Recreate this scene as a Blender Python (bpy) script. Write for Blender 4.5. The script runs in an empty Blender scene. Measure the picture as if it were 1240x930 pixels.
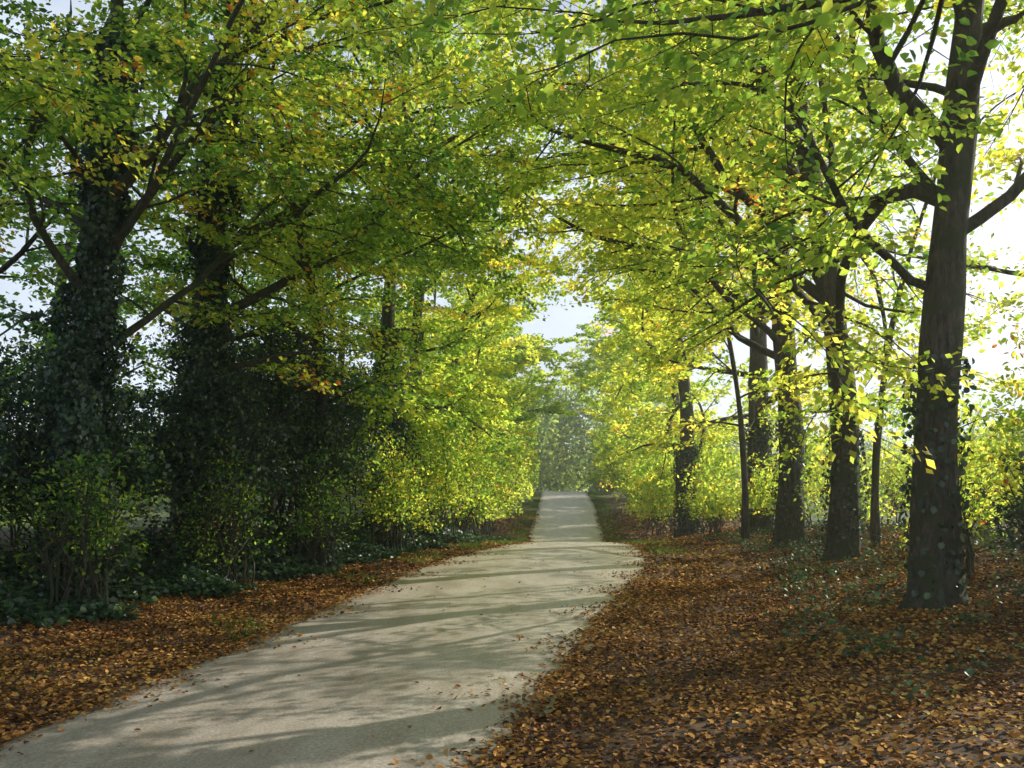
import bpy, math, random
import numpy as np
from mathutils import Vector
rng = np.random.default_rng(11)
random.seed(5)
scene = bpy.context.scene
COL = scene.collection

# ---------------------------------------------------------------- terrain
def smooth_interp(ys, xs, lo=-60, hi=700, step=0.25, sig=1.6):
    g = np.arange(lo, hi, step)
    v = np.interp(g, ys, xs)
    k = np.arange(-24, 25) * step
    w = np.exp(-(k / sig) ** 2 / 2); w /= w.sum()
    vp = np.pad(v, 24, mode='edge')
    v = np.convolve(vp, w, mode='valid')
    return lambda y: np.interp(y, g, v)
road_l = smooth_interp([-60,0,5.67,6.3,7.78,10.17,13.2,18,21.6,26.4,30,36,49,65,80,120,700],
                       [-17,-4.6,-3.62,-3.54,-3.32,-2.95,-2.64,-2.05,-1.35,-.15,.4,.6,.92,1.9,2.6,5,60], sig=.9)
road_r = smooth_interp([-60,0,5.67,6.84,9.45,13.2,16,19.8,24.8,30,36,49,65,80,120,700],
                       [-13,-1.3,-.1,.2,.74,1.6,2.35,3.15,3.6,3.6,3.85,4.9,5.9,6.6,9,64], sig=.9)
prof = smooth_interp([-60,20,26,32,40,46,55,70,80,86,95,120,200,700],
                     [0,0,-.05,-.45,-1.1,-1.25,-.85,.1,.5,.6,.3,-1,-2,-2], sig=2.0)
def sstep(a, b, x):
    t = np.clip((x - a) / (b - a), 0, 1); return t * t * (3 - 2 * t)
def bumps(x, y):
    return (np.sin(x*1.3+y*.7)*np.sin(y*1.1-x*.4+1.3)*.5 + np.sin(x*2.9-y*1.9+.5)*np.sin(y*2.3+x*1.7)*.25
            + np.sin(x*.31+2)*np.sin(y*.27+.6))
def ground(x, y):
    x = np.asarray(x, float); y = np.asarray(y, float)
    l = road_l(y); r = road_r(y); p = prof(y)
    dl = l - x; dr = x - r
    z = p - .03 * (1 - sstep(0, .35, np.maximum(dl, dr)))
    z = z + .55 * sstep(1.8, 4.5, dl) + .55 * sstep(.8, 6.0, dr)
    z = z + .05 * bumps(x, y) * sstep(.3, 1.5, np.maximum(dl, dr))
    z = z - .5 * sstep(14, 40, dr) - .6 * sstep(12, 30, dl)
    return z
def gz(x, y): return float(ground(x, y))

# ---------------------------------------------------------------- helpers
def new_obj(name, mesh, parent=None):
    ob = bpy.data.objects.new(name, mesh)
    COL.objects.link(ob)
    if parent is not None: ob.parent = parent
    return ob
def empty(name, loc=(0, 0, 0)):
    e = bpy.data.objects.new(name, None); COL.objects.link(e)
    e.empty_display_size = .3
    return e
def np_mesh(name, V, F, attrs=None, mat=None, smooth=False):
    V = np.ascontiguousarray(V, np.float32); F = np.ascontiguousarray(F, np.int32)
    me = bpy.data.meshes.new(name)
    m, k = F.shape
    me.vertices.add(len(V)); me.vertices.foreach_set('co', V.ravel())
    me.loops.add(m * k); me.loops.foreach_set('vertex_index', F.ravel())
    me.polygons.add(m)
    me.polygons.foreach_set('loop_start', np.arange(0, m * k, k, dtype=np.int32))
    me.polygons.foreach_set('loop_total', np.full(m, k, np.int32))
    if smooth: me.polygons.foreach_set('use_smooth', np.ones(m, bool))
    me.update(calc_edges=True)
    if attrs:
        for nm, a in attrs.items():
            at = me.attributes.new(nm, 'FLOAT', 'POINT')
            at.data.foreach_set('value', np.ascontiguousarray(a, np.float32))
    if mat: me.materials.append(mat)
    return me
def norm(v): return v / np.maximum(np.linalg.norm(v, axis=-1, keepdims=True), 1e-9)

# ---------------------------------------------------------------- materials
def nt(mat):
    mat.use_nodes = True
    t = mat.node_tree; t.nodes.clear(); return t
def ramp(t, stops, fac=None):
    r = t.nodes.new('ShaderNodeValToRGB')
    els = r.color_ramp.elements
    while len(els) < len(stops): els.new(.5)
    for e, (p, c) in zip(els, stops):
        e.position = p; e.color = (*c, 1)
    if fac is not None: t.links.new(fac, r.inputs[0])
    return r
def leaf_mat(name, stops, trans=.5, tboost=1.9, gloss=.03, rough=.5, bl=.8):
    mat = bpy.data.materials.new(name); t = nt(mat); N = t.nodes; L = t.links
    at = N.new('ShaderNodeAttribute'); at.attribute_name = 'hue'
    r = ramp(t, stops, at.outputs['Fac'])
    d = N.new('ShaderNodeBsdfDiffuse'); L.new(r.outputs[0], d.inputs[0])
    sh = d.outputs[0]
    if trans > 0:
        tb = N.new('ShaderNodeMix'); tb.data_type = 'RGBA'; tb.blend_type = 'MULTIPLY'; tb.inputs[0].default_value = 1
        L.new(r.outputs[0], tb.inputs[6]); tb.inputs[7].default_value = (tboost*1.06, tboost, tboost*bl, 1)
        tr = N.new('ShaderNodeBsdfTranslucent'); L.new(tb.outputs[2], tr.inputs[0])
        m1 = N.new('ShaderNodeMixShader'); m1.inputs[0].default_value = trans
        L.new(d.outputs[0], m1.inputs[1]); L.new(tr.outputs[0], m1.inputs[2]); sh = m1.outputs[0]
    if gloss > 0:
        g = N.new('ShaderNodeBsdfGlossy'); g.inputs['Roughness'].default_value = rough
        g.inputs[0].default_value = (.9, .9, .9, 1)
        m2 = N.new('ShaderNodeMixShader'); m2.inputs[0].default_value = gloss
        L.new(sh, m2.inputs[1]); L.new(g.outputs[0], m2.inputs[2]); sh = m2.outputs[0]
    o = N.new('ShaderNodeOutputMaterial'); L.new(sh, o.inputs[0])
    return mat
M_leaf = leaf_mat('beech_leaf', [(0, (.05, .13, .025)), (.35, (.17, .28, .04)), (.62, (.38, .43, .07)),
                                 (.84, (.56, .50, .075)), (.95, (.56, .30, .035)), (1, (.36, .12, .02))], trans=.78, tboost=2.3, gloss=.02)
M_dark = leaf_mat('evergreen_leaf', [(0, (.012, .034, .022)), (.5, (.030, .074, .036)), (.85, (.08, .15, .045)), (1, (.18, .24, .06))],
                  trans=.2, tboost=2.2, gloss=.06, rough=.42)
M_far = leaf_mat('distant_leaf', [(0, (.05, .12, .05)), (.5, (.16, .25, .075)), (1, (.36, .42, .09))], trans=.6, tboost=2.1, gloss=0)
M_fallen = leaf_mat('fallen_leaf', [(0, (.06, .033, .02)), (.3, (.19, .085, .03)), (.6, (.44, .20, .045)), (.85, (.68, .38, .09)),
                                    (1, (.74, .57, .18))], trans=0, gloss=.02, rough=.6)
M_grass = leaf_mat('grass_blade', [(0, (.05, .10, .02)), (.6, (.11, .18, .03)), (1, (.25, .26, .07))], trans=.4, tboost=1.6, gloss=0)

def bark_mat(name, a, b, moss):
    mat = bpy.data.materials.new(name); t = nt(mat); N = t.nodes; L = t.links
    tc = N.new('ShaderNodeTexCoord'); mp = N.new('ShaderNodeMapping'); mp.inputs['Scale'].default_value = (1, 1, .25)
    L.new(tc.outputs['Object'], mp.inputs[0])
    n = N.new('ShaderNodeTexNoise'); n.inputs['Scale'].default_value = 18; n.inputs['Detail'].default_value = 8; n.inputs['Roughness'].default_value = .7
    L.new(mp.outputs[0], n.inputs[0])
    r = ramp(t, [(.35, a), (.65, b)], n.outputs[0])
    n2 = N.new('ShaderNodeTexNoise'); n2.inputs['Scale'].default_value = 2.6; n2.inputs['Detail'].default_value = 7; n2.inputs['Roughness'].default_value = .7
    L.new(tc.outputs['Object'], n2.inputs[0])
    r2 = ramp(t, [(.45, (0, 0, 0)), (.56, (1, 1, 1))], n2.outputs[0])
    mx = N.new('ShaderNodeMix'); mx.data_type = 'RGBA'
    L.new(r2.outputs[0], mx.inputs[0]); L.new(r.outputs[0], mx.inputs[6]); mx.inputs[7].default_value = (*moss, 1)
    p = N.new('ShaderNodeBsdfPrincipled'); p.inputs['Roughness'].default_value = .85
    L.new(mx.outputs[2], p.inputs['Base Color'])
    b_ = N.new('ShaderNodeBump'); b_.inputs['Strength'].default_value = 1.0; b_.inputs['Distance'].default_value = .06
    L.new(n.outputs[0], b_.inputs['Height']); L.new(b_.outputs[0], p.inputs['Normal'])
    o = N.new('ShaderNodeOutputMaterial'); L.new(p.outputs[0], o.inputs[0])
    return mat
M_bark = bark_mat('beech_bark', (.018, .015, .011), (.13, .115, .085), (.045, .06, .022))

def ground_mat():
    mat = bpy.data.materials.new('leaf_litter_soil'); t = nt(mat); N = t.nodes; L = t.links
    tc = N.new('ShaderNodeTexCoord')
    v = N.new('ShaderNodeTexVoronoi'); v.inputs['Scale'].default_value = 20; v.inputs['Randomness'].default_value = 1
    L.new(tc.outputs['Object'], v.inputs[0])
    sep = N.new('ShaderNodeSeparateColor'); L.new(v.outputs['Color'], sep.inputs[0])
    r = ramp(t, [(0, (.035, .02, .013)), (.4, (.085, .045, .022)), (.75, (.17, .085, .033)), (1, (.26, .15, .055))], sep.outputs[0])
    n = N.new('ShaderNodeTexNoise'); n.inputs['Scale'].default_value = 1.1; n.inputs['Detail'].default_value = 6
    L.new(tc.outputs['Object'], n.inputs[0])
    r3 = ramp(t, [(.35, (.45, .42, .4)), (.65, (1, 1, 1))], n.outputs[0])
    mm = N.new('ShaderNodeMix'); mm.data_type = 'RGBA'; mm.blend_type = 'MULTIPLY'; mm.inputs[0].default_value = 1
    L.new(r.outputs[0], mm.inputs[6]); L.new(r3.outputs[0], mm.inputs[7])
    ng = N.new('ShaderNodeTexNoise'); ng.inputs['Scale'].default_value = 6; ng.inputs['Detail'].default_value = 8
    L.new(tc.outputs['Object'], ng.inputs[0])
    rg = ramp(t, [(.3, (.04, .07, .018)), (.7, (.12, .16, .035))], ng.outputs[0])
    at = N.new('ShaderNodeAttribute'); at.attribute_name = 'green'
    ad = N.new('ShaderNodeMath'); ad.operation = 'ADD'; L.new(at.outputs['Fac'], ad.inputs[0])
    sc = N.new('ShaderNodeMath'); sc.operation = 'MULTIPLY_ADD'; sc.inputs[1].default_value = 1.4; sc.inputs[2].default_value = -.7
    L.new(ng.outputs[0], sc.inputs[0]); L.new(sc.outputs[0], ad.inputs[1])
    ra = ramp(t, [(.4, (0, 0, 0)), (.6, (1, 1, 1))], ad.outputs[0])
    mx = N.new('ShaderNodeMix'); mx.data_type = 'RGBA'
    L.new(ra.outputs[0], mx.inputs[0]); L.new(mm.outputs[2], mx.inputs[6]); L.new(rg.outputs[0], mx.inputs[7])
    p = N.new('ShaderNodeBsdfPrincipled'); p.inputs['Roughness'].default_value = .9
    L.new(mx.outputs[2], p.inputs['Base Color'])
    b_ = N.new('ShaderNodeBump'); b_.inputs['Strength'].default_value = .8; b_.inputs['Distance'].default_value = .03
    L.new(sep.outputs[1], b_.inputs['Height']); L.new(b_.outputs[0], p.inputs['Normal'])
    o = N.new('ShaderNodeOutputMaterial'); L.new(p.outputs[0], o.inputs[0])
    return mat
def road_mat():
    mat = bpy.data.materials.new('worn_asphalt'); t = nt(mat); N = t.nodes; L = t.links
    tc = N.new('ShaderNodeTexCoord')
    def mul(a, b):
        m = N.new('ShaderNodeMix'); m.data_type = 'RGBA'; m.blend_type = 'MULTIPLY'; m.inputs[0].default_value = 1
        L.new(a, m.inputs[6]); L.new(b, m.inputs[7]); return m.outputs[2]
    n = N.new('ShaderNodeTexNoise'); n.inputs['Scale'].default_value = 42; n.inputs['Detail'].default_value = 8; n.inputs['Roughness'].default_value = .9
    L.new(tc.outputs['Object'], n.inputs[0])
    r = ramp(t, [(.38, (.21, .183, .162)), (.5, (.50, .435, .38)), (.62, (.78, .70, .62))], n.outputs[0])
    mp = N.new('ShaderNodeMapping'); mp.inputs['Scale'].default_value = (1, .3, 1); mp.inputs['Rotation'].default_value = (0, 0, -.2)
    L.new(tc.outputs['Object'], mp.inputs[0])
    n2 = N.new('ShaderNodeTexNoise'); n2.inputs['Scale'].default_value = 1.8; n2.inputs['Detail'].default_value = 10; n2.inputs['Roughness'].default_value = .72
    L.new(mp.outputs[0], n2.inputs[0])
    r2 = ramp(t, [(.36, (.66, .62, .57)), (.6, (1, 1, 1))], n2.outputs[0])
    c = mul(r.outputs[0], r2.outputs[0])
    at = N.new('ShaderNodeAttribute'); at.attribute_name = 'edge'
    n3 = N.new('ShaderNodeTexNoise'); n3.inputs['Scale'].default_value = 5; n3.inputs['Detail'].default_value = 8; n3.inputs['Roughness'].default_value = .7
    L.new(tc.outputs['Object'], n3.inputs[0])
    mu = N.new('ShaderNodeMath'); mu.operation = 'MULTIPLY_ADD'; mu.inputs[1].default_value = 1.2; mu.inputs[2].default_value = -.6
    L.new(n3.outputs[0], mu.inputs[0])
    ad = N.new('ShaderNodeMath'); ad.operation = 'ADD'; L.new(mu.outputs[0], ad.inputs[0]); L.new(at.outputs['Fac'], ad.inputs[1])
    ra = ramp(t, [(.45, (0, 0, 0)), (.8, (1, 1, 1))], ad.outputs[0])
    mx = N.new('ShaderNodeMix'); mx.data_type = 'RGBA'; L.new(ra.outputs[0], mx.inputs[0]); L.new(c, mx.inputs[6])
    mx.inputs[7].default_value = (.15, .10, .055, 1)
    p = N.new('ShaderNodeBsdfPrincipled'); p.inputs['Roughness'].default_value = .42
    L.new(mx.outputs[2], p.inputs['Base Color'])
    b_ = N.new('ShaderNodeBump'); b_.inputs['Strength'].default_value = .4; b_.inputs['Distance'].default_value = .01
    L.new(n.outputs[0], b_.inputs['Height']); L.new(b_.outputs[0], p.inputs['Normal'])
    o = N.new('ShaderNodeOutputMaterial'); L.new(p.outputs[0], o.inputs[0])
    return mat

# ---------------------------------------------------------------- ground + road
def grid(xs, ys):
    X, Y = np.meshgrid(xs, ys); nx, ny = len(xs), len(ys)
    i = np.arange(ny - 1)[:, None] * nx + np.arange(nx - 1)[None, :]
    F = np.stack([i, i + 1, i + nx + 1, i + nx], -1).reshape(-1, 4)
    return X.ravel(), Y.ravel(), F
xs = np.concatenate([-np.geomspace(900, 15, 30), np.arange(-14, 16, .2), np.geomspace(16, 900, 30)])
ys = np.concatenate([np.linspace(-300, -12, 14), np.arange(-10, 50, .3), np.arange(50, 130, 1.0), np.geomspace(131, 1500, 30)])
X, Y, F = grid(xs, ys)
Z = ground(X, Y)
dl = road_l(Y) - X; dr = X - road_r(Y); d = np.maximum(dl, dr)
green = sstep(9, 13, d) + .6 * np.exp(-((d - .6) / .7) ** 2) * sstep(20, 32, Y) + sstep(60, 90, Y) * .7
new_obj('ground', np_mesh('ground', np.stack([X, Y, Z], 1), F, {'green': np.clip(green, 0, 1.2)}, ground_mat(), True))

ry = np.concatenate([np.arange(-50, 60, .25), np.arange(60, 130, 1.0), np.arange(130, 600, 10)])
us = np.linspace(0, 1, 15)
U, YY = np.meshgrid(us, ry)
rag = .06 * np.sin(YY * 2.1) + .05 * np.sin(YY * 5.3 + 1) + .03 * np.sin(YY * 11.7)
l = road_l(YY) + rag * .8; r = road_r(YY) - np.roll(rag, 7, 0) * .8
XX = l + (r - l) * U
ZZ = prof(YY) + .012 + .035 * (1 - (2 * U - 1) ** 2)
nx = len(us); ny = len(ry)
i = np.arange(ny - 1)[:, None] * nx + np.arange(nx - 1)[None, :]
F = np.stack([i, i + 1, i + nx + 1, i + nx], -1).reshape(-1, 4)
edge = np.abs(2 * U - 1) ** 6
new_obj('road', np_mesh('road', np.stack([XX.ravel(), YY.ravel(), ZZ.ravel()], 1), F, {'edge': edge.ravel()}, road_mat(), True))

# ---------------------------------------------------------------- leaf builder
def leaf_geo(P, D, Nn, S, hue, W=.62, detailed=True):
    n = len(P); D = norm(D); side = norm(np.cross(D, Nn)); Nn = np.cross(side, D)
    S = S[:, None]
    if detailed:
        base = P - D * S * .5; tip = P + D * S * .5 - Nn * S * .08
        a = P - D * S * .18; b = P + D * S * .2
        w1 = side * S * W * .5; w2 = side * S * W * .42; up = Nn * S * .09
        V = np.stack([base, a + w1 + up, b + w2 + up, tip, b - w2 + up, a - w1 + up], 1).reshape(-1, 3)
        i = np.arange(n)[:, None] * 6
        F = np.concatenate([i + np.array([[0, 1, 2, 3]]), i + np.array([[0, 3, 4, 5]])], 0)
        return V, F, np.repeat(hue, 6)
    base = P - D * S * .5; tip = P + D * S * .5
    w = side * S * W * .5; m = -D * S * .05
    V = np.stack([base, P + m + w + Nn * S * .06, tip, P + m - w + Nn * S * .06], 1).reshape(-1, 3)
    i = np.arange(n)[:, None] * 4
    return V, i + np.array([[0, 1, 2, 3]]), np.repeat(hue, 4)
def clear_mask(P):
    x, y, z = P.T
    l = road_l(y); r = road_r(y); h = z - prof(y)
    inr = (x > l - .25) & (x < r + .25)
    low = h < 4.0 + .6 * np.sin(y * .8) + np.clip(y - 8, 0, 22) * .14
    near = (x ** 2 + y ** 2 + (z - 1.8) ** 2) < 3.2 ** 2
    verge = (x > l - 1.2) & (x < r + 2.0) & (y > -2) & (y < 20) & (h < 3.3)
    wv = .6 * np.sin(y * .9 + z) + .5 * np.sin(y * 2.3 - z * 1.7)
    slot = (x > l + .2 + wv) & (x < r - .6 + wv * .7) & (y > 37) & (y < 56) & (h < 10.5)
    return ~((inr & low) | near | verge | slot) & (z > ground(x, y) + .01)
total = [0]
def leaf_obj(name, P, D, Nn, S, hue, mat, parent, detailed=True, W=.62, clear=True):
    if clear:
        m = clear_mask(P); P, D, Nn, S, hue = P[m], D[m], Nn[m], S[m], hue[m]
    if len(P) == 0: return None
    total[0] += len(P)
    V, F, h = leaf_geo(P, D, Nn, S, np.clip(hue, 0, 1), W, detailed)
    return new_obj(name, np_mesh(name, V, F, {'hue': h}, mat), parent)

# ---------------------------------------------------------------- tubes
def tube(pts, rad, s):
    pts = np.asarray(pts); k = len(pts)
    T = norm(np.gradient(pts, axis=0))
    ref = np.array([0., 0, 1]) if abs(T[0, 2]) < .8 else np.array([1., 0, 0])
    A = norm(np.cross(T, ref)); B = np.cross(T, A)
    ang = np.linspace(0, 2 * np.pi, s, endpoint=False)
    V = pts[:, None] + rad[:, None, None] * (np.cos(ang)[None, :, None] * A[:, None] + np.sin(ang)[None, :, None] * B[:, None])
    i = np.arange(k - 1)[:, None] * s; j = np.arange(s)[None, :]; j2 = (j + 1) % s
    F = np.stack([i + j, i + j2, i + s + j2, i + s + j], -1).reshape(-1, 4)
    return V.reshape(-1, 3), F
def twig_batch(S0, S1):
    n = len(S0); M = (S0 + S1) / 2 + rng.normal(0, .025, (n, 3))
    T = norm(S1 - S0); A = norm(np.cross(T, [0, 0, 1.])); B = np.cross(T, A)
    rings = []
    for P, r in ((S0, .005), (M, .0035), (S1, .0018)):
        for a in (0, 2.094, 4.189):
            rings.append(P + r * (math.cos(a) * A + math.sin(a) * B))
    V = np.stack(rings, 1).reshape(-1, 3)
    f = []
    for k in (0, 3):
        for j in range(3): f.append([k + j, k + (j + 1) % 3, k + 3 + (j + 1) % 3, k + 3 + j])
    F = (np.arange(n)[:, None, None] * 9 + np.array(f)[None]).reshape(-1, 4)
    return V, F
def join(parts):
    V = []; F = []; o = 0
    for v, f in parts:
        V.append(v); F.append(f + o); o += len(v)
    return np.concatenate(V), np.concatenate(F)
def grow(start, dr, L, n, wander, bend):
    p = np.array(start, float); d_ = norm(np.array(dr, float)); out = [p.copy()]
    st = L / n; w = rng.normal(0, wander, 3)
    for _ in range(n):
        w = .5 * w + rng.normal(0, wander, 3)
        d_ = norm(d_ + w + bend / n)
        p = p + d_ * st; out.append(p.copy())
    return np.array(out)
def at_path(pts, u):
    k = len(pts) - 1; f = min(max(u, 0) * k, k - 1e-6); i = int(f); t = f - i
    return pts[i] * (1 - t) + pts[i + 1] * t, norm(pts[i + 1] - pts[i])
def trim(pts, keep=3):
    m = clear_mask(pts)
    bad = np.where(~m[keep:])[0]
    if len(bad): pts = pts[:keep + bad[0]]
    return pts

def make_tree(name, x, y, H, R, road=0., first=.25, nl=15, L1=5.5, hue=.45, hspread=.16, lsize=.09, lpt=26, nsub=10, ntw=9,
              detailed=True, ivy=0., lean=(0, 0), mat=None, custom=(), bark_side=12, taper=.5, ivyn=1., seed=None, thin=0.):
    global rng
    rng = np.random.default_rng(int(abs(x * 91 + y * 37)) + 3 if seed is None else seed)
    base = np.array([x, y, gz(x, y) - .15]); E = empty(name)
    side = -1. if x > road_l(y) else 1.
    parts = []
    K = 24
    tr = grow(base, (lean[0], lean[1], 1), H, K, .024, np.array([0, 0, .6]))
    t = np.linspace(0, 1, K + 1)
    zrel = tr[:, 2] - base[2]
    rad = R * (1 - t) ** .85 * .95 + .012 + R * .55 * np.exp(-zrel / .35) + R * .06 * np.sin(zrel * 2.7 + x)
    V, F = tube(np.concatenate([[base - [0, 0, .2]], [base + [0, 0, .15]], [base + (tr[1] - tr[0]) * .45], tr[1:]]),
                np.concatenate([[R * 1.75], [R * 1.4], [R * 1.1], rad[1:]]), bark_side)
    az = np.arctan2(V[:, 1] - base[1], V[:, 0] - base[0]); zz = V[:, 2] - base[2]
    fl = 1 + .25 * np.exp(-np.maximum(zz, 0) / .5) * np.sin(az * 5 + x)
    V[:, 0] = base[0] + (V[:, 0] - base[0]) * np.where(zz < 1, fl, 1); V[:, 1] = base[1] + (V[:, 1] - base[1]) * np.where(zz < 1, fl, 1)
    parts.append((V, F))
    TP = []; TD = []; TH = []
    limbs = []
    for (u, dr, Ln, r0, bend) in custom:
        s, _ = at_path(tr, u)
        limbs.append((grow(s, dr, Ln, 12, .13, np.array(bend)), r0, 1.1))
    ga = rng.uniform(0, 6.28)
    for i in range(nl):
        u = first + (.97 - first) * (i + rng.uniform(0, .8)) / nl
        a = ga + i * 2.399 + rng.normal(0, .3)
        dx, dy = math.cos(a), math.sin(a)
        dx = dx * (1 - .5 * abs(road)) + side * road
        q = math.hypot(dx, dy); dx /= q; dy /= q
        el = math.radians(15 + 42 * u + rng.normal(0, 8))
        fr = 1 + .35 * road * (dx * side)
        Ln = L1 * (1.12 - taper * u ** 1.5) * rng.uniform(.75, 1.15) * fr
        s, _ = at_path(tr, u)
        r0 = max(.016, R * (1 - u) ** .75 * rng.uniform(.22, .42))
        limbs.append((grow(s, (dx * math.cos(el), dy * math.cos(el), math.sin(el)), Ln, 11, .12, np.array([0, 0, -.5 * (1 - u)])), r0, 1.0))
    for pts, r0, dens in limbs:
        pts = trim(pts)
        k = len(pts); parts.append(tube(pts, r0 * (1 - np.linspace(0, 1, k)) ** .8 + .007, 7))
        Ln = np.linalg.norm(np.diff(pts, axis=0), axis=1).sum()
        ns = max(3, int(nsub * dens * (Ln / L1) ** .7))
        for j in range(ns):
            u = .15 + .85 * (j + rng.uniform(0, .9)) / ns
            s, dd = at_path(pts, u)
            hz = np.cross(dd, [0, 0, 1]); hz = norm(hz) * (1 if j % 2 else -1)
            d2 = norm(dd * rng.uniform(.4, .9) + hz * rng.uniform(.5, 1.0) + np.array([0, 0, rng.normal(-.02, .26)]))
            l2 = (.42 * Ln * (1 - .55 * u) + .4) * rng.uniform(.7, 1.2)
            sp = trim(grow(s, d2, l2, 6, .12, np.array([0, 0, -.15])), 1)
            if len(sp) < 4: continue
            if thin > 0 and sp[-1][0] > x + .6 and sp[-1][2] < 10.5 and rng.random() < thin: continue
            l2 *= (len(sp) - 1) / 6
            r2 = max(.006, r0 * (1 - u) ** .8 * .45)
            parts.append(tube(sp, r2 * (1 - np.linspace(0, 1, len(sp))) + .0035, 4))
            nt_ = max(3, int(ntw * (l2 / 1.6) ** .8))
            hv = rng.normal(0, 1)
            for q in range(nt_):
                u3 = .1 + .9 * (q + rng.uniform(0, 1)) / nt_
                s3, d3 = at_path(sp, u3)
                h3 = norm(np.cross(d3, [0, 0, 1])) * (1 if q % 2 else -1)
                d3 = norm(d3 * .8 + h3 * rng.uniform(.3, 1.) + np.array([0, 0, rng.normal(-.03, .2)]))
                TP.append(s3); TD.append(d3 * rng.uniform(.35, .85)); TH.append(hv)
    TP = np.array(TP); TD = np.array(TD); TH = np.array(TH)
    m_ = clear_mask(TP + TD * .7); TP, TD, TH = TP[m_], TD[m_], TH[m_]
    if y < 30: parts.append(twig_batch(TP, TP + TD))
    V, F = join(parts)
    new_obj('trunk', np_mesh('trunk', V, F, None, M_bark, True), E)
    n = len(TP); m = lpt
    s = rng.uniform(.05, 1.12, (n, m, 1))
    ln = np.linalg.norm(TD, axis=1)[:, None, None]; dirn = norm(TD)[:, None, :]
    hz = norm(np.cross(norm(TD), np.array([0, 0, 1.])))[:, None, :]
    sg = np.where(rng.random((n, m, 1)) < .5, -1., 1.)
    lat = rng.uniform(.1, 1., (n, m, 1)) * .28 * (1.15 - .7 * s) * (lsize / .09) ** .7
    P = TP[:, None] + dirn * s * ln + hz * sg * lat + rng.normal(0, .04, (n, m, 3)) * [1, 1, 1.4]
    D = dirn * .7 + hz * sg * .8 + rng.normal(0, .4, (n, m, 3)) + [0, 0, -.25]
    Nn = np.array([0, 0, .85]) + rng.normal(0, .75, (n, m, 3))
    S = lsize * rng.uniform(.65, 1.25, (n, m))
    hh = hue + TH[:, None] * hspread * .55 + rng.normal(0, hspread * .5, (n, 1)) + rng.normal(0, hspread * .55, (n, m))
    leaf_obj('crown', P.reshape(-1, 3), D.reshape(-1, 3), Nn.reshape(-1, 3), S.ravel(), hh.ravel(), mat or M_leaf, E, detailed)
    if ivy > 0:
        hmax = ivy; nI = int(3400 * hmax * (.09 / lsize) * ivyn)
        zz = rng.uniform(0, 1, nI) ** .85 * hmax
        u = zz / H
        C = np.stack([np.interp(u, t, tr[:, c]) for c in range(3)], 1)
        a = rng.uniform(0, 6.283, nI)
        rr = R * (1 - u) ** .75
        lump = .05 + .32 * np.clip(np.sin(zz * 1.9 + a * 2 + x) * .6 + np.sin(zz * 4.3 - a * 3) * .4 + .3, 0, 1.4) * (1 - .4 * zz / hmax) * min(1, ivyn + .3)
        rho = rr + lump * rng.uniform(.2, 1.2, nI)
        out = np.stack([np.cos(a), np.sin(a), np.zeros(nI)], 1)
        P = C + out * rho[:, None]
        D = np.array([0, 0, -1.]) + rng.normal(0, .6, (nI, 3)); Nn = out + rng.normal(0, .7, (nI, 3)) + [0, 0, .3]
        leaf_obj('ivy', P, D, Nn, min(lsize, .1) * rng.uniform(.5, 1.0, nI), rng.normal(.32, .25, nI), M_dark, E, detailed, W=.9)
    return E

def make_bush(name, x, y, rx, ry_, h, ncl, mat, hue, hs=.15, lsize=.08, lpc=26, detailed=True, stems=14, z0=0.15, crad=.3, W=.62):
    E = empty(name); g = gz(x, y); parts = []
    d_ = norm(rng.normal(0, 1, (ncl, 3))); d_[:, 2] = np.abs(d_[:, 2]) * 1.0 - .25 * rng.random(ncl)
    ph = rng.uniform(0, 6, 4)
    lump = 1 + .28 * np.sin(d_[:, 0] * 5 + ph[0]) * np.sin(d_[:, 2] * 4 + ph[1]) + .18 * np.sin(d_[:, 1] * 7 + ph[2]) + rng.normal(0, .12, ncl)
    rr = (.35 + .65 * rng.random(ncl) ** .5) * lump
    C = np.array([x, y, g + z0 + h * .3]) + d_ * rr[:, None] * [rx, ry_, h * .7]
    C[:, 2] = np.maximum(C[:, 2], ground(C[:, 0], C[:, 1]) + .1)
    for i in range(stems):
        c = C[rng.integers(ncl)]
        b = np.array([x + rng.normal(0, .25 * rx), y + rng.normal(0, .25 * ry_), g - .1])
        L = np.linalg.norm(c - b); pts = [b]
        for q in range(1, 8):
            u = q / 7; pts.append(b + (c - b) * np.array([u ** 1.4, u ** 1.4, u ** .85]) + rng.normal(0, .02 * L, 3) * (u < 1))
        parts.append(tube(np.array(pts), np.linspace(.022, .005, 8) * (.5 + h / 5), 5))
        for q in range(4):
            j = rng.integers(2, 7); e = pts[j] + rng.normal(0, .35, 3) + [0, 0, .3]
            parts.append(tube(np.array([pts[j], (pts[j] + e) / 2 + rng.normal(0, .04, 3), e]), np.array([.01, .007, .004]), 4))
    V, F = join(parts)
    new_obj('stems', np_mesh('stems', V, F, None, M_bark, True), E)
    n, m = ncl, lpc
    hv = rng.normal(0, hs * .6, (n, 1))
    q = rng.normal(0, 1, (n, m, 3)); q = norm(q) * rng.random((n, m, 1)) ** .5 * crad * np.array([1, 1, .55])
    P = (C[:, None] + q).reshape(-1, 3)
    o = np.repeat(norm(C - np.array([x, y, g + h * .25])), m, 0)
    D = o * .7 + rng.normal(0, .6, (n * m, 3)) + [0, 0, -.3]
    Nn = o * .5 + np.array([0, 0, .8]) + rng.normal(0, .55, (n * m, 3))
    leaf_obj('foliage', P, D, Nn, lsize * rng.uniform(.6, 1.25, n * m), (hue + hv + rng.normal(0, hs * .7, (n, m))).ravel(), mat, E, detailed, W)
    return E

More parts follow.
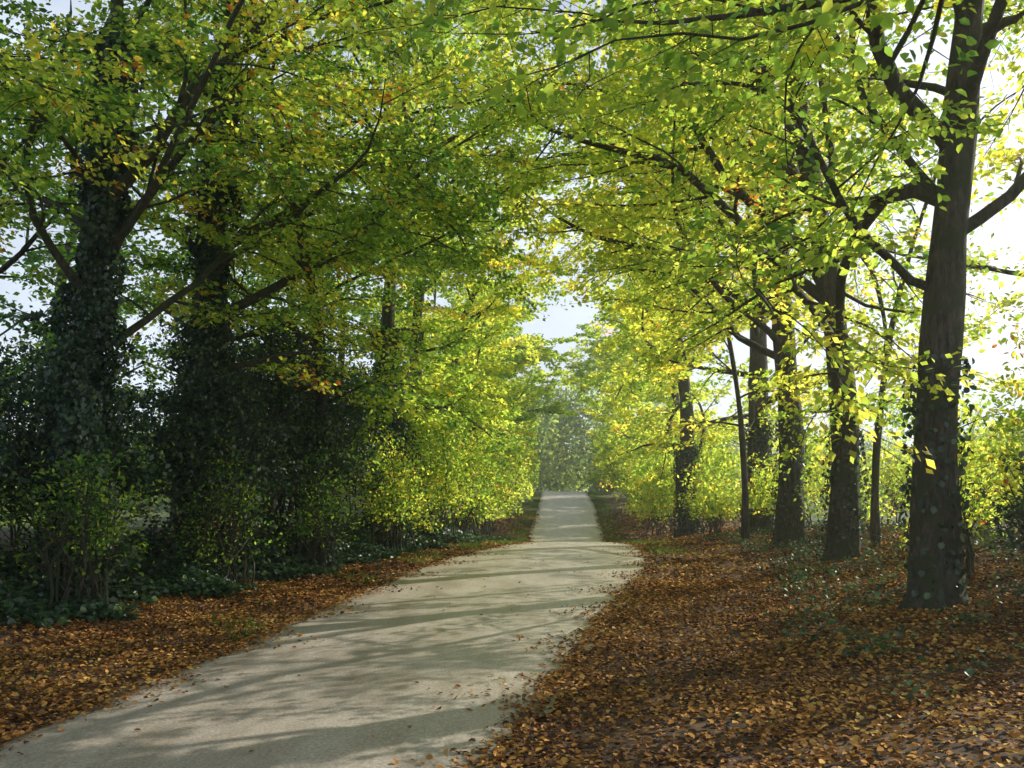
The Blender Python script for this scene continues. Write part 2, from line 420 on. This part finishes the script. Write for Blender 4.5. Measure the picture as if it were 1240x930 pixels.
# ---------------------------------------------------------------- right-hand trees
make_tree('beech_tree', 5.6, 2.2, 12, .3, road=.45, first=.3, nl=14, L1=6.2, hue=.28, lpt=19, ntw=8, lsize=.088, thin=.3,
          custom=[(.36, (-.42, .8, .22), 6.0, .05, (0, 0, -.12)), (.33, (-.6, .6, .25), 5.0, .05, (0, 0, -.1))])
make_tree('beech_tree', 4.85, 10.4, 15, .27, road=.35, first=.27, nl=17, L1=6.2, hue=.5, lpt=22, lsize=.098, ivy=3, ivyn=.06, lean=(-.03, 0),
          custom=[(.36, (-.75, -.2, .75), 6.5, .10, (-.2, -.1, .1)), (.32, (-.35, .6, .8), 6.5, .10, (-.4, 0, .1)),
                  (.25, (-.9, .35, .35), 4.8, .05, (0, 0, .2)), (.45, (.8, .3, .4), 4.5, .05, (0, 0, 0))])
make_tree('beech_tree', 6.0, 16.5, 17, .28, road=.5, first=.22, nl=18, L1=6.6, hue=.54, lpt=21, lsize=.11, ivy=2.5, ivyn=.12, detailed=False, thin=.65,
          custom=[(.28, (-.9, .0, .6), 7.5, .10, (0, 0, -.1)), (.4, (-.9, .3, .7), 7.5, .09, (0, 0, -.1))])
make_tree('beech_tree', 6.6, 21.5, 18, .33, road=.5, first=.22, nl=18, L1=7, hue=.57, lpt=20, lsize=.125, ivy=3, ivyn=.08, detailed=False, lean=(-.05, 0), thin=.65,
          custom=[(.3, (-.9, .1, .6), 7.5, .11, (0, 0, .0)), (.45, (-.9, -.2, .7), 7.5, .09, (0, 0, -.1)), (.5, (-.95, 0, .3), 8, .09, (0, 0, .1))])
make_tree('beech_tree', 7.6, 28, 19, .38, road=.4, first=.2, nl=18, L1=6.8, hue=.57, lpt=19, lsize=.16, detailed=False, ivy=3.5, ivyn=.4, thin=.6,
          custom=[(.5, (-.95, -.1, .35), 8.5, .1, (0, 0, 0)), (.6, (-.95, .1, .35), 8, .1, (0, 0, 0))])
make_tree('beech_tree', 7.3, 38, 18, .38, road=.2, first=.15, nl=18, L1=6, hue=.57, lpt=18, lsize=.19, detailed=False, ivy=4, thin=.5)
make_tree('beech_tree', 9.0, 47, 17, .33, road=.2, first=.1, nl=17, L1=5.5, hue=.54, lpt=17, lsize=.23, detailed=False, nsub=9, ntw=8, thin=.3)
make_tree('beech_tree', 10.0, 58, 15, .33, road=.2, first=.1, nl=17, L1=5, hue=.52, lpt=17, lsize=.26, detailed=False, nsub=9, ntw=8, thin=.3)
make_tree('beech_tree', 10.5, 70, 14, .33, road=.6, first=.1, nl=18, L1=6.5, hue=.5, lpt=17, lsize=.3, detailed=False, nsub=9, ntw=8, thin=.3)
make_tree('beech_tree', 10.5, 88, 16, .33, road=.6, first=.1, nl=18, L1=7, hue=.48, lpt=17, lsize=.34, detailed=False, nsub=9, ntw=8)
make_tree('beech_sapling', 7.3, 18.2, 9, .08, road=.1, first=.3, nl=10, L1=2.8, hue=.6, lpt=16, lsize=.11, nsub=6, ntw=6, detailed=False, lean=(-.05, 0), thin=.5)
make_tree('beech_sapling', 6.3, 24.5, 9, .10, road=.1, first=.3, nl=11, L1=2.8, hue=.6, lpt=16, lsize=.13, nsub=6, ntw=7, detailed=False, thin=.4)
make_tree('beech_tree', 8.3, 13.0, 12, .15, road=0, first=.28, nl=13, L1=3.6, hue=.55, lpt=13, lsize=.11, detailed=False, nsub=8, ntw=8)
# ---------------------------------------------------------------- left-hand trees
make_tree('beech_tree', -6.4, 4.6, 13, .28, road=.4, first=.34, nl=14, L1=5.8, hue=.46, hspread=.24, lpt=22, ntw=8, lsize=.088,
          custom=[(.4, (.7, .75, .45), 6.5, .07, (0, 0, 0))])
make_tree('ivy_clad_tree', -5.95, 12.6, 15, .2, road=.35, first=.22, nl=18, L1=5.6, hue=.44, hspread=.30, lpt=22, lsize=.098, ivy=8.5, lean=(.03, 0), ivyn=.8,
          custom=[(.38, (.8, -.25, .6), 6.5, .09, (0, 0, .5)), (.3, (.6, .2, .9), 5.5, .08, (.5, 0, 0))])
make_tree('ivy_clad_tree', -5.6, 16.5, 17, .22, road=.4, first=.2, nl=20, L1=6.4, hue=.36, hspread=.26, lpt=22, lsize=.11, ivy=9, ivyn=.8, detailed=False,
          lean=(.04, 0), custom=[(.33, (.7, .1, .75), 6.5, .1, (.3, 0, -.3)), (.26, (.85, -.3, .5), 6.5, .09, (0, 0, .6))])
make_tree('beech_tree', -4.2, 20, 16, .17, road=.45, first=.2, nl=19, L1=6.5, hue=.36, hspread=.22, lpt=22, lsize=.12, ivy=3, detailed=False,
          custom=[(.55, (.9, .1, .35), 7, .07, (0, 0, 0))])
make_tree('ivy_clad_tree', -3.6, 26, 18, .26, road=.4, first=.18, nl=19, L1=6.5, hue=.4, hspread=.2, lpt=20, lsize=.15, detailed=False, ivy=6,
          custom=[(.5, (.92, 0, .35), 7, .08, (0, 0, 0)), (.62, (.92, .1, .4), 6.5, .08, (0, 0, 0))])
make_tree('beech_tree', -3.4, 33, 18, .3, road=.35, first=.12, nl=18, L1=6.2, hue=.48, lpt=19, lsize=.175, detailed=False, ivy=4)
make_tree('beech_tree', -3.2, 42, 17, .3, road=.2, first=.1, nl=17, L1=5.2, hue=.52, lpt=17, lsize=.21, detailed=False, nsub=9, ntw=8)
make_tree('beech_tree', -3.3, 52, 15, .3, road=.2, first=.1, nl=17, L1=5, hue=.5, lpt=17, lsize=.25, detailed=False, nsub=9, ntw=8)
make_tree('beech_tree', -2.2, 66, 14, .3, road=.6, first=.1, nl=18, L1=6.5, hue=.46, lpt=17, lsize=.29, detailed=False, nsub=9, ntw=8)
make_tree('beech_tree', -2.2, 82, 16, .3, road=.6, first=.1, nl=18, L1=7, hue=.44, lpt=17, lsize=.33, detailed=False, nsub=9, ntw=8)
for (x, y, H, ls) in [(-10.8, 17.5, 14, .14), (-9.5, 26, 16, .17), (-13.5, 27, 15, .2), (-9, 34, 17, .21), (-8.5, 44, 17, .25)]:
    make_tree('beech_tree', x, y, H, .24, road=0, first=.1, nl=15, L1=5, hue=.12, hspread=.2, lpt=15, lsize=ls, detailed=False, nsub=8, ntw=8)

# ---------------------------------------------------------------- shrubs, left
rng = np.random.default_rng(77)
for (x, y, rx, ry_, h, n) in [(-7.4, 10.8, 1.2, 1.2, 2.6, 250), (-6.6, 13.6, 1.2, 1.4, 3.4, 340), (-5.5, 16.4, 1.3, 1.5, 4.6, 460),
                                 (-4.9, 19.5, 1.5, 1.7, 5.8, 640), (-4.6, 22.6, 1.3, 1.7, 5.4, 460), (-3.9, 25.8, 1.3, 1.8, 4.6, 340),
                                 (-7.0, 21.5, 1.8, 2, 5.6, 440), (-8.4, 17, 1.8, 1.8, 3.8, 340), (-8.8, 13.5, 1.4, 1.6, 2.8, 260)]:
    make_bush('holly_bush', x, y, rx, ry_, h, n, M_dark, .38, .36, lsize=.078 + .001 * y, lpc=30, crad=.36, detailed=False, stems=26)
for (x, y, rx, ry_, h, n) in [(-5.5, 11.6, .8, .9, 2.3, 60), (-4.7, 15.2, .8, 1, 2.2, 65), (-3.9, 18.5, .7, .9, 2.4, 75), (-3.0, 22.6, .9, 1.3, 2.8, 150), (-2.3, 27, 1.2, 1.8, 3.6, 240),
                              (-1.9, 31.5, 1.4, 2, 4.4, 280), (-1.8, 36, 1.5, 2.4, 5.0, 280), (-1.7, 42, 1.6, 2.8, 5.2, 280), (-1.4, 49, 1.7, 3.5, 5.4, 280),
                              (-1.1, 58, 1.7, 4, 5.4, 280), (-.5, 69, 1.9, 5, 5.4, 280), (0.3, 82, 2, 6, 5.2, 280)]:
    make_bush('hazel_shrub', x, y, rx, ry_, h, n, M_leaf, .16 if y < 20 else .42, .24, lsize=.07 + .0035 * max(0, y - 15), lpc=26, crad=.32 + .007 * y, detailed=y < 14, stems=20)
# shrubs, right
for (x, y, rx, ry_, h, n) in [(6.4, 10.8, .8, .9, 3.4, 130), (5.95, 12.2, .5, .6, 2.2, 50), (8.8, 13.5, 1.2, 1.2, 2.4, 90), (7.4, 15.5, .7, .8, 1.6, 50), (9.8, 18.5, 1.3, 1.6, 2.4, 100), (7.6, 20.5, .7, .9, 1.8, 60), (10, 24, 1.3, 2, 2.6, 120), (7.2, 25.5, .8, 1.2, 2.0, 80),
                              (7.0, 31.5, .9, 1.4, 2.4, 100), (9.8, 31, 1.4, 2.2, 3.2, 180), (8.4, 39, 1.5, 2.5, 4.2, 280), (7.6, 45, 1.4, 3, 4.4, 280), (8.0, 52, 1.5, 3.5, 4.8, 280),
                              (8.8, 61, 1.6, 4.2, 5, 280), (9.6, 72, 1.8, 5, 5, 280), (10.6, 85, 2, 6, 5, 280), (15, 30, 1.5, 3, 4, 220), (15.5, 22, 1.5, 3, 3.6, 200), (15, 14, 1.5, 2.5, 3.4, 180)]:
    make_bush('hazel_shrub', x, y, rx, ry_, h, n, M_leaf, .48, .22, lsize=.08 + .0035 * max(0, y - 15), lpc=24, crad=.3 + .007 * y, detailed=y < 13)
make_bush('holly_bush', 5.7, 8.9, .55, .6, 2.9, 120, M_dark, .4, .25, lsize=.07, lpc=22, crad=.26)
make_bush('holly_bush', 6.0, 9.8, .6, .6, 1.6, 80, M_dark, .4, .25, lsize=.07, lpc=22, crad=.26)

# ---------------------------------------------------------------- distant trees (one mass)
def distant():
    cs = []
    for k in range(46):
        a = k / 46
        cs.append((-150 + 300 * a + rng.normal(0, 3), 175 + rng.normal(0, 10), rng.uniform(6, 10), rng.uniform(10, 17)))
    for k in range(9):
        cs.append((34 + rng.normal(0, 3), 8 + 11 * k, rng.uniform(5, 7), rng.uniform(7, 10)))
        cs.append((-36 + rng.normal(0, 3), 15 + 11 * k, rng.uniform(5, 7), rng.uniform(7, 10)))
    cs += [(-1.5, 108, 4.5, 15), (15.5, 108, 5, 13), (-6, 116, 6, 18), (22, 112, 6, 14), (-12, 105, 6, 16), (18, 130, 7, 17), (1, 128, 6, 20), (10, 138, 7, 22), (5, 142, 6, 23)]
    P = []; O = []
    for cx, cy, r, h in cs:
        K = 4600 if abs(cx) < 25 and cy < 160 else 2000
        d_ = norm(rng.normal(0, 1, (K, 3))); d_[:, 2] = np.abs(d_[:, 2]) * 1.1 - .3
        lump = 1 + .22 * np.sin(d_[:, 0] * 6 + cx) * np.sin(d_[:, 2] * 5 + cy) + .12 * np.sin(d_[:, 1] * 9 + cx)
        rr = (.6 + .4 * rng.random(K)) * lump
        P.append(np.array([cx, cy, -2 + h * .3]) + d_ * rr[:, None] * [r, r, h * .7]); O.append(d_)
    P = np.concatenate(P); O = np.concatenate(O); n = len(P)
    leaf_obj('distant_trees', P, O + rng.normal(0, .8, (n, 3)), O + rng.normal(0, .6, (n, 3)), rng.uniform(.4, .8, n),
             rng.normal(.55, .25, n), M_far, None, False, W=.8, clear=False)
distant()

# ---------------------------------------------------------------- fallen leaves
def fallen(n, ylo, yhi, size, pw):
    y = ylo + (yhi - ylo) * rng.random(n) ** pw
    l = road_l(y); r = road_r(y)
    left = rng.random(n) < .36
    dist = np.where(left, rng.random(n) ** 1.0 * 4.6 - .1, rng.random(n) * 8.5 - .1)
    dist = dist + rng.normal(0, .12, n)
    x = np.where(left, l - dist, r + dist)
    pt = np.sin(x * 2.3 + y * .9) * np.sin(y * 1.9 - x) + .6 * np.sin(x * 5.1 - y * 3.3) * np.sin(y * 4.7 + x * 2)
    k = rng.random(n) < .78 + .35 * pt
    return x[k], y[k]
parts = []
for n, a, b, s, pw in [(150000, 3.5, 16, .048, 1.0), (64000, 14, 34, .075, 1.0), (16000, 32, 60, .14, 1.0)]:
    x, y = fallen(n, a, b, s, pw); parts.append((x, y, np.full(len(x), s)))
n = 90
y = rng.uniform(4.5, 26, n); u = rng.random(n)
parts.append((road_l(y) + (road_r(y) - road_l(y)) * u, y, np.full(n, .04)))
n = 8000
y = rng.uniform(4.5, 30, n); u = np.abs(rng.normal(0, .055, n)) * (1 + .8 * np.sin(y * 2.7)); u = np.where(rng.random(n) < .5, u, 1 - u)
parts.append((road_l(y) + (road_r(y) - road_l(y)) * u, y, np.full(n, .042)))
x = np.concatenate([p[0] for p in parts]); y = np.concatenate([p[1] for p in parts]); s = np.concatenate([p[2] for p in parts])
onroad = (x > road_l(y)) & (x < road_r(y))
uu = np.clip((x - road_l(y)) / (road_r(y) - road_l(y)), 0, 1)
z = np.where(onroad, prof(y) + .022 + .035 * (1 - (2 * uu - 1) ** 2), ground(x, y) + .015 + rng.random(len(x)) * .035)
n = len(x)
Nn = np.array([0, 0, 1.]) + rng.normal(0, .38, (n, 3)); a = rng.uniform(0, 6.283, n)
D = np.stack([np.cos(a), np.sin(a), rng.normal(0, .2, n)], 1)
patch = .15 * np.sin(x * 1.7 + y * .6) * np.sin(y * 1.3)
hue = rng.beta(2, 2.2, n) * .95 + patch
leaf_obj('fallen_leaves', np.stack([x, y, z], 1), D, Nn, s * rng.uniform(.6, 1.4, n), hue, M_fallen, None, True, W=.68, clear=False)

# ---------------------------------------------------------------- ivy ground cover at hedge foot
n = 52000
y = rng.uniform(6, 40, n); off = rng.gamma(2.2, .55, n)
start = np.interp(y, [6, 10, 14, 20, 28, 40], [2.7, 2.5, 2.0, 1.2, .9, .8]) + .35 * np.sin(y * 2.1) + .2 * np.sin(y * 5.3)
x = road_l(y) - start - off
hgt = rng.random(n) ** 1.3 * (.12 + .22 * sstep(.2, 1.6, off)) * (1 + .6 * np.sin(x * 3 + y * 2))
P = np.stack([x, y, ground(x, y) + .03 + np.abs(hgt)], 1)
Nn = np.array([.2, -.3, 1.]) + rng.normal(0, .45, (n, 3)); D = rng.normal(0, 1, (n, 3)) * [1, 1, .3]
leaf_obj('ivy_ground_cover', P, D, Nn, rng.uniform(.05, .09, n) * (1 + y / 60), rng.normal(.5, .2, n), M_dark, None, True, W=.95)
n = 11000; k = 300
cy = rng.uniform(6, 30, k); cx = road_r(cy) + rng.uniform(2.2, 7.5, k); c = rng.integers(0, k, n)
x = cx[c] + rng.normal(0, .16, n); y = cy[c] + rng.normal(0, .16, n)
P = np.stack([x, y, ground(x, y) + .03 + rng.random(n) * .2], 1)
leaf_obj('bramble_undergrowth', P, rng.normal(0, 1, (n, 3)) * [1, 1, .5], np.array([0, 0, 1.]) + rng.normal(0, .5, (n, 3)), rng.uniform(.04, .075, n),
         rng.normal(.6, .15, n), M_dark, None, True, W=.8, clear=False)

# ---------------------------------------------------------------- grass on verges
n = 90000
y = 8 + 72 * rng.random(n); left = rng.random(n) < .5
dd = np.abs(rng.normal(0, .6, n)) + .02
x = np.where(left, road_l(y) - dd, road_r(y) + dd)
pat = np.sin(y * 1.1 + left * 2 + x * 2) + .6 * np.sin(y * 3.1 + x * 4)
keep = rng.random(n) < (sstep(16, 34, y) * (.15 + .7 * (pat > .1)) + .22 * left * (pat > .6))
x, y = x[keep], y[keep]; n = len(x)
hgt = rng.uniform(.05, .15, n)
P = np.stack([x, y, ground(x, y) + hgt * .45], 1)
D = np.array([0, 0, 1.]) + rng.normal(0, .35, (n, 3)); Nn = rng.normal(0, 1, (n, 3)) * [1, 1, .2]
leaf_obj('grass', P, D, Nn, hgt, rng.normal(.5, .25, n), M_grass, None, False, W=.14 , clear=False)

# ---------------------------------------------------------------- light
EL, AZ = math.radians(29), math.radians(55)
w = bpy.data.worlds.new('World'); scene.world = w; w.use_nodes = True
t = w.node_tree; t.nodes.clear()
sky = t.nodes.new('ShaderNodeTexSky'); sky.sky_type = 'NISHITA'; sky.sun_disc = False
sky.sun_elevation = EL; sky.sun_rotation = AZ; sky.air_density = 1.0; sky.dust_density = 3.0; sky.ozone_density = 1.0
tc = t.nodes.new('ShaderNodeTexCoord'); mp = t.nodes.new('ShaderNodeMapping'); mp.inputs['Scale'].default_value = (1, 1, 2.2)
t.links.new(tc.outputs['Generated'], mp.inputs[0])
cn = t.nodes.new('ShaderNodeTexNoise'); cn.inputs['Scale'].default_value = 2.6; cn.inputs['Detail'].default_value = 6; cn.inputs['Roughness'].default_value = .6
t.links.new(mp.outputs[0], cn.inputs[0])
cr = ramp(t, [(.36, (.6, .6, .6)), (.6, (1, 1, 1))], cn.outputs[0])
sx = t.nodes.new('ShaderNodeSeparateXYZ'); t.links.new(tc.outputs['Generated'], sx.inputs[0])
el = ramp(t, [(.0, (1, 1, 1)), (.38, (.9, .9, .9)), (.54, (.03, .03, .03))], sx.outputs[2])
ml = t.nodes.new('ShaderNodeMath'); ml.operation = 'MULTIPLY'
t.links.new(cr.outputs[0], ml.inputs[0]); t.links.new(el.outputs[0], ml.inputs[1])
cm = t.nodes.new('ShaderNodeMix'); cm.data_type = 'RGBA'
t.links.new(ml.outputs[0], cm.inputs[0]); t.links.new(sky.outputs[0], cm.inputs[6]); cm.inputs[7].default_value = (7.6, 8.5, 9.6, 1)
bg = t.nodes.new('ShaderNodeBackground'); bg.inputs[1].default_value = .13
o = t.nodes.new('ShaderNodeOutputWorld')
t.links.new(cm.outputs[2], bg.inputs[0]); t.links.new(bg.outputs[0], o.inputs[0])
ld = bpy.data.lights.new('sun', 'SUN'); ld.energy = 5; ld.angle = math.radians(.5); ld.color = (1, .94, .80)
lo = bpy.data.objects.new('sun', ld); COL.objects.link(lo)
sd = Vector((math.sin(AZ) * math.cos(EL), math.cos(AZ) * math.cos(EL), math.sin(EL)))
lo.rotation_euler = sd.to_track_quat('Z', 'Y').to_euler(); lo.location = (30, 20, 25)

# thin morning haze filling the lane
V = np.array([[a, b, c] for a in (-40, 40) for b in (-10, 160) for c in (-4, 20)], float)
F = np.array([[0, 1, 3, 2], [4, 6, 7, 5], [0, 4, 5, 1], [2, 3, 7, 6], [0, 2, 6, 4], [1, 5, 7, 3]])
mat = bpy.data.materials.new('morning_haze'); tt = nt(mat)
vs = tt.nodes.new('ShaderNodeVolumeScatter'); vs.inputs['Density'].default_value = .0015
vs.inputs['Anisotropy'].default_value = .6; vs.inputs[0].default_value = (1, .97, .90, 1)
oo = tt.nodes.new('ShaderNodeOutputMaterial'); tt.links.new(vs.outputs[0], oo.inputs['Volume'])
new_obj('haze', np_mesh('haze', V, F, None, mat))

# ---------------------------------------------------------------- camera
cd = bpy.data.cameras.new('camera'); cam = bpy.data.objects.new('camera', cd); COL.objects.link(cam)
cam.location = (0, 0, 1.8); cam.rotation_euler = (math.radians(90), 0, 0)
cd.lens = 32; cd.sensor_width = 36; cd.shift_y = .0927; cd.clip_end = 4000; cd.clip_start = .05
scene.camera = cam
scene.view_settings.view_transform = 'Standard'; scene.view_settings.look = 'None'; scene.view_settings.exposure = 0
print('LEAVES', total[0])
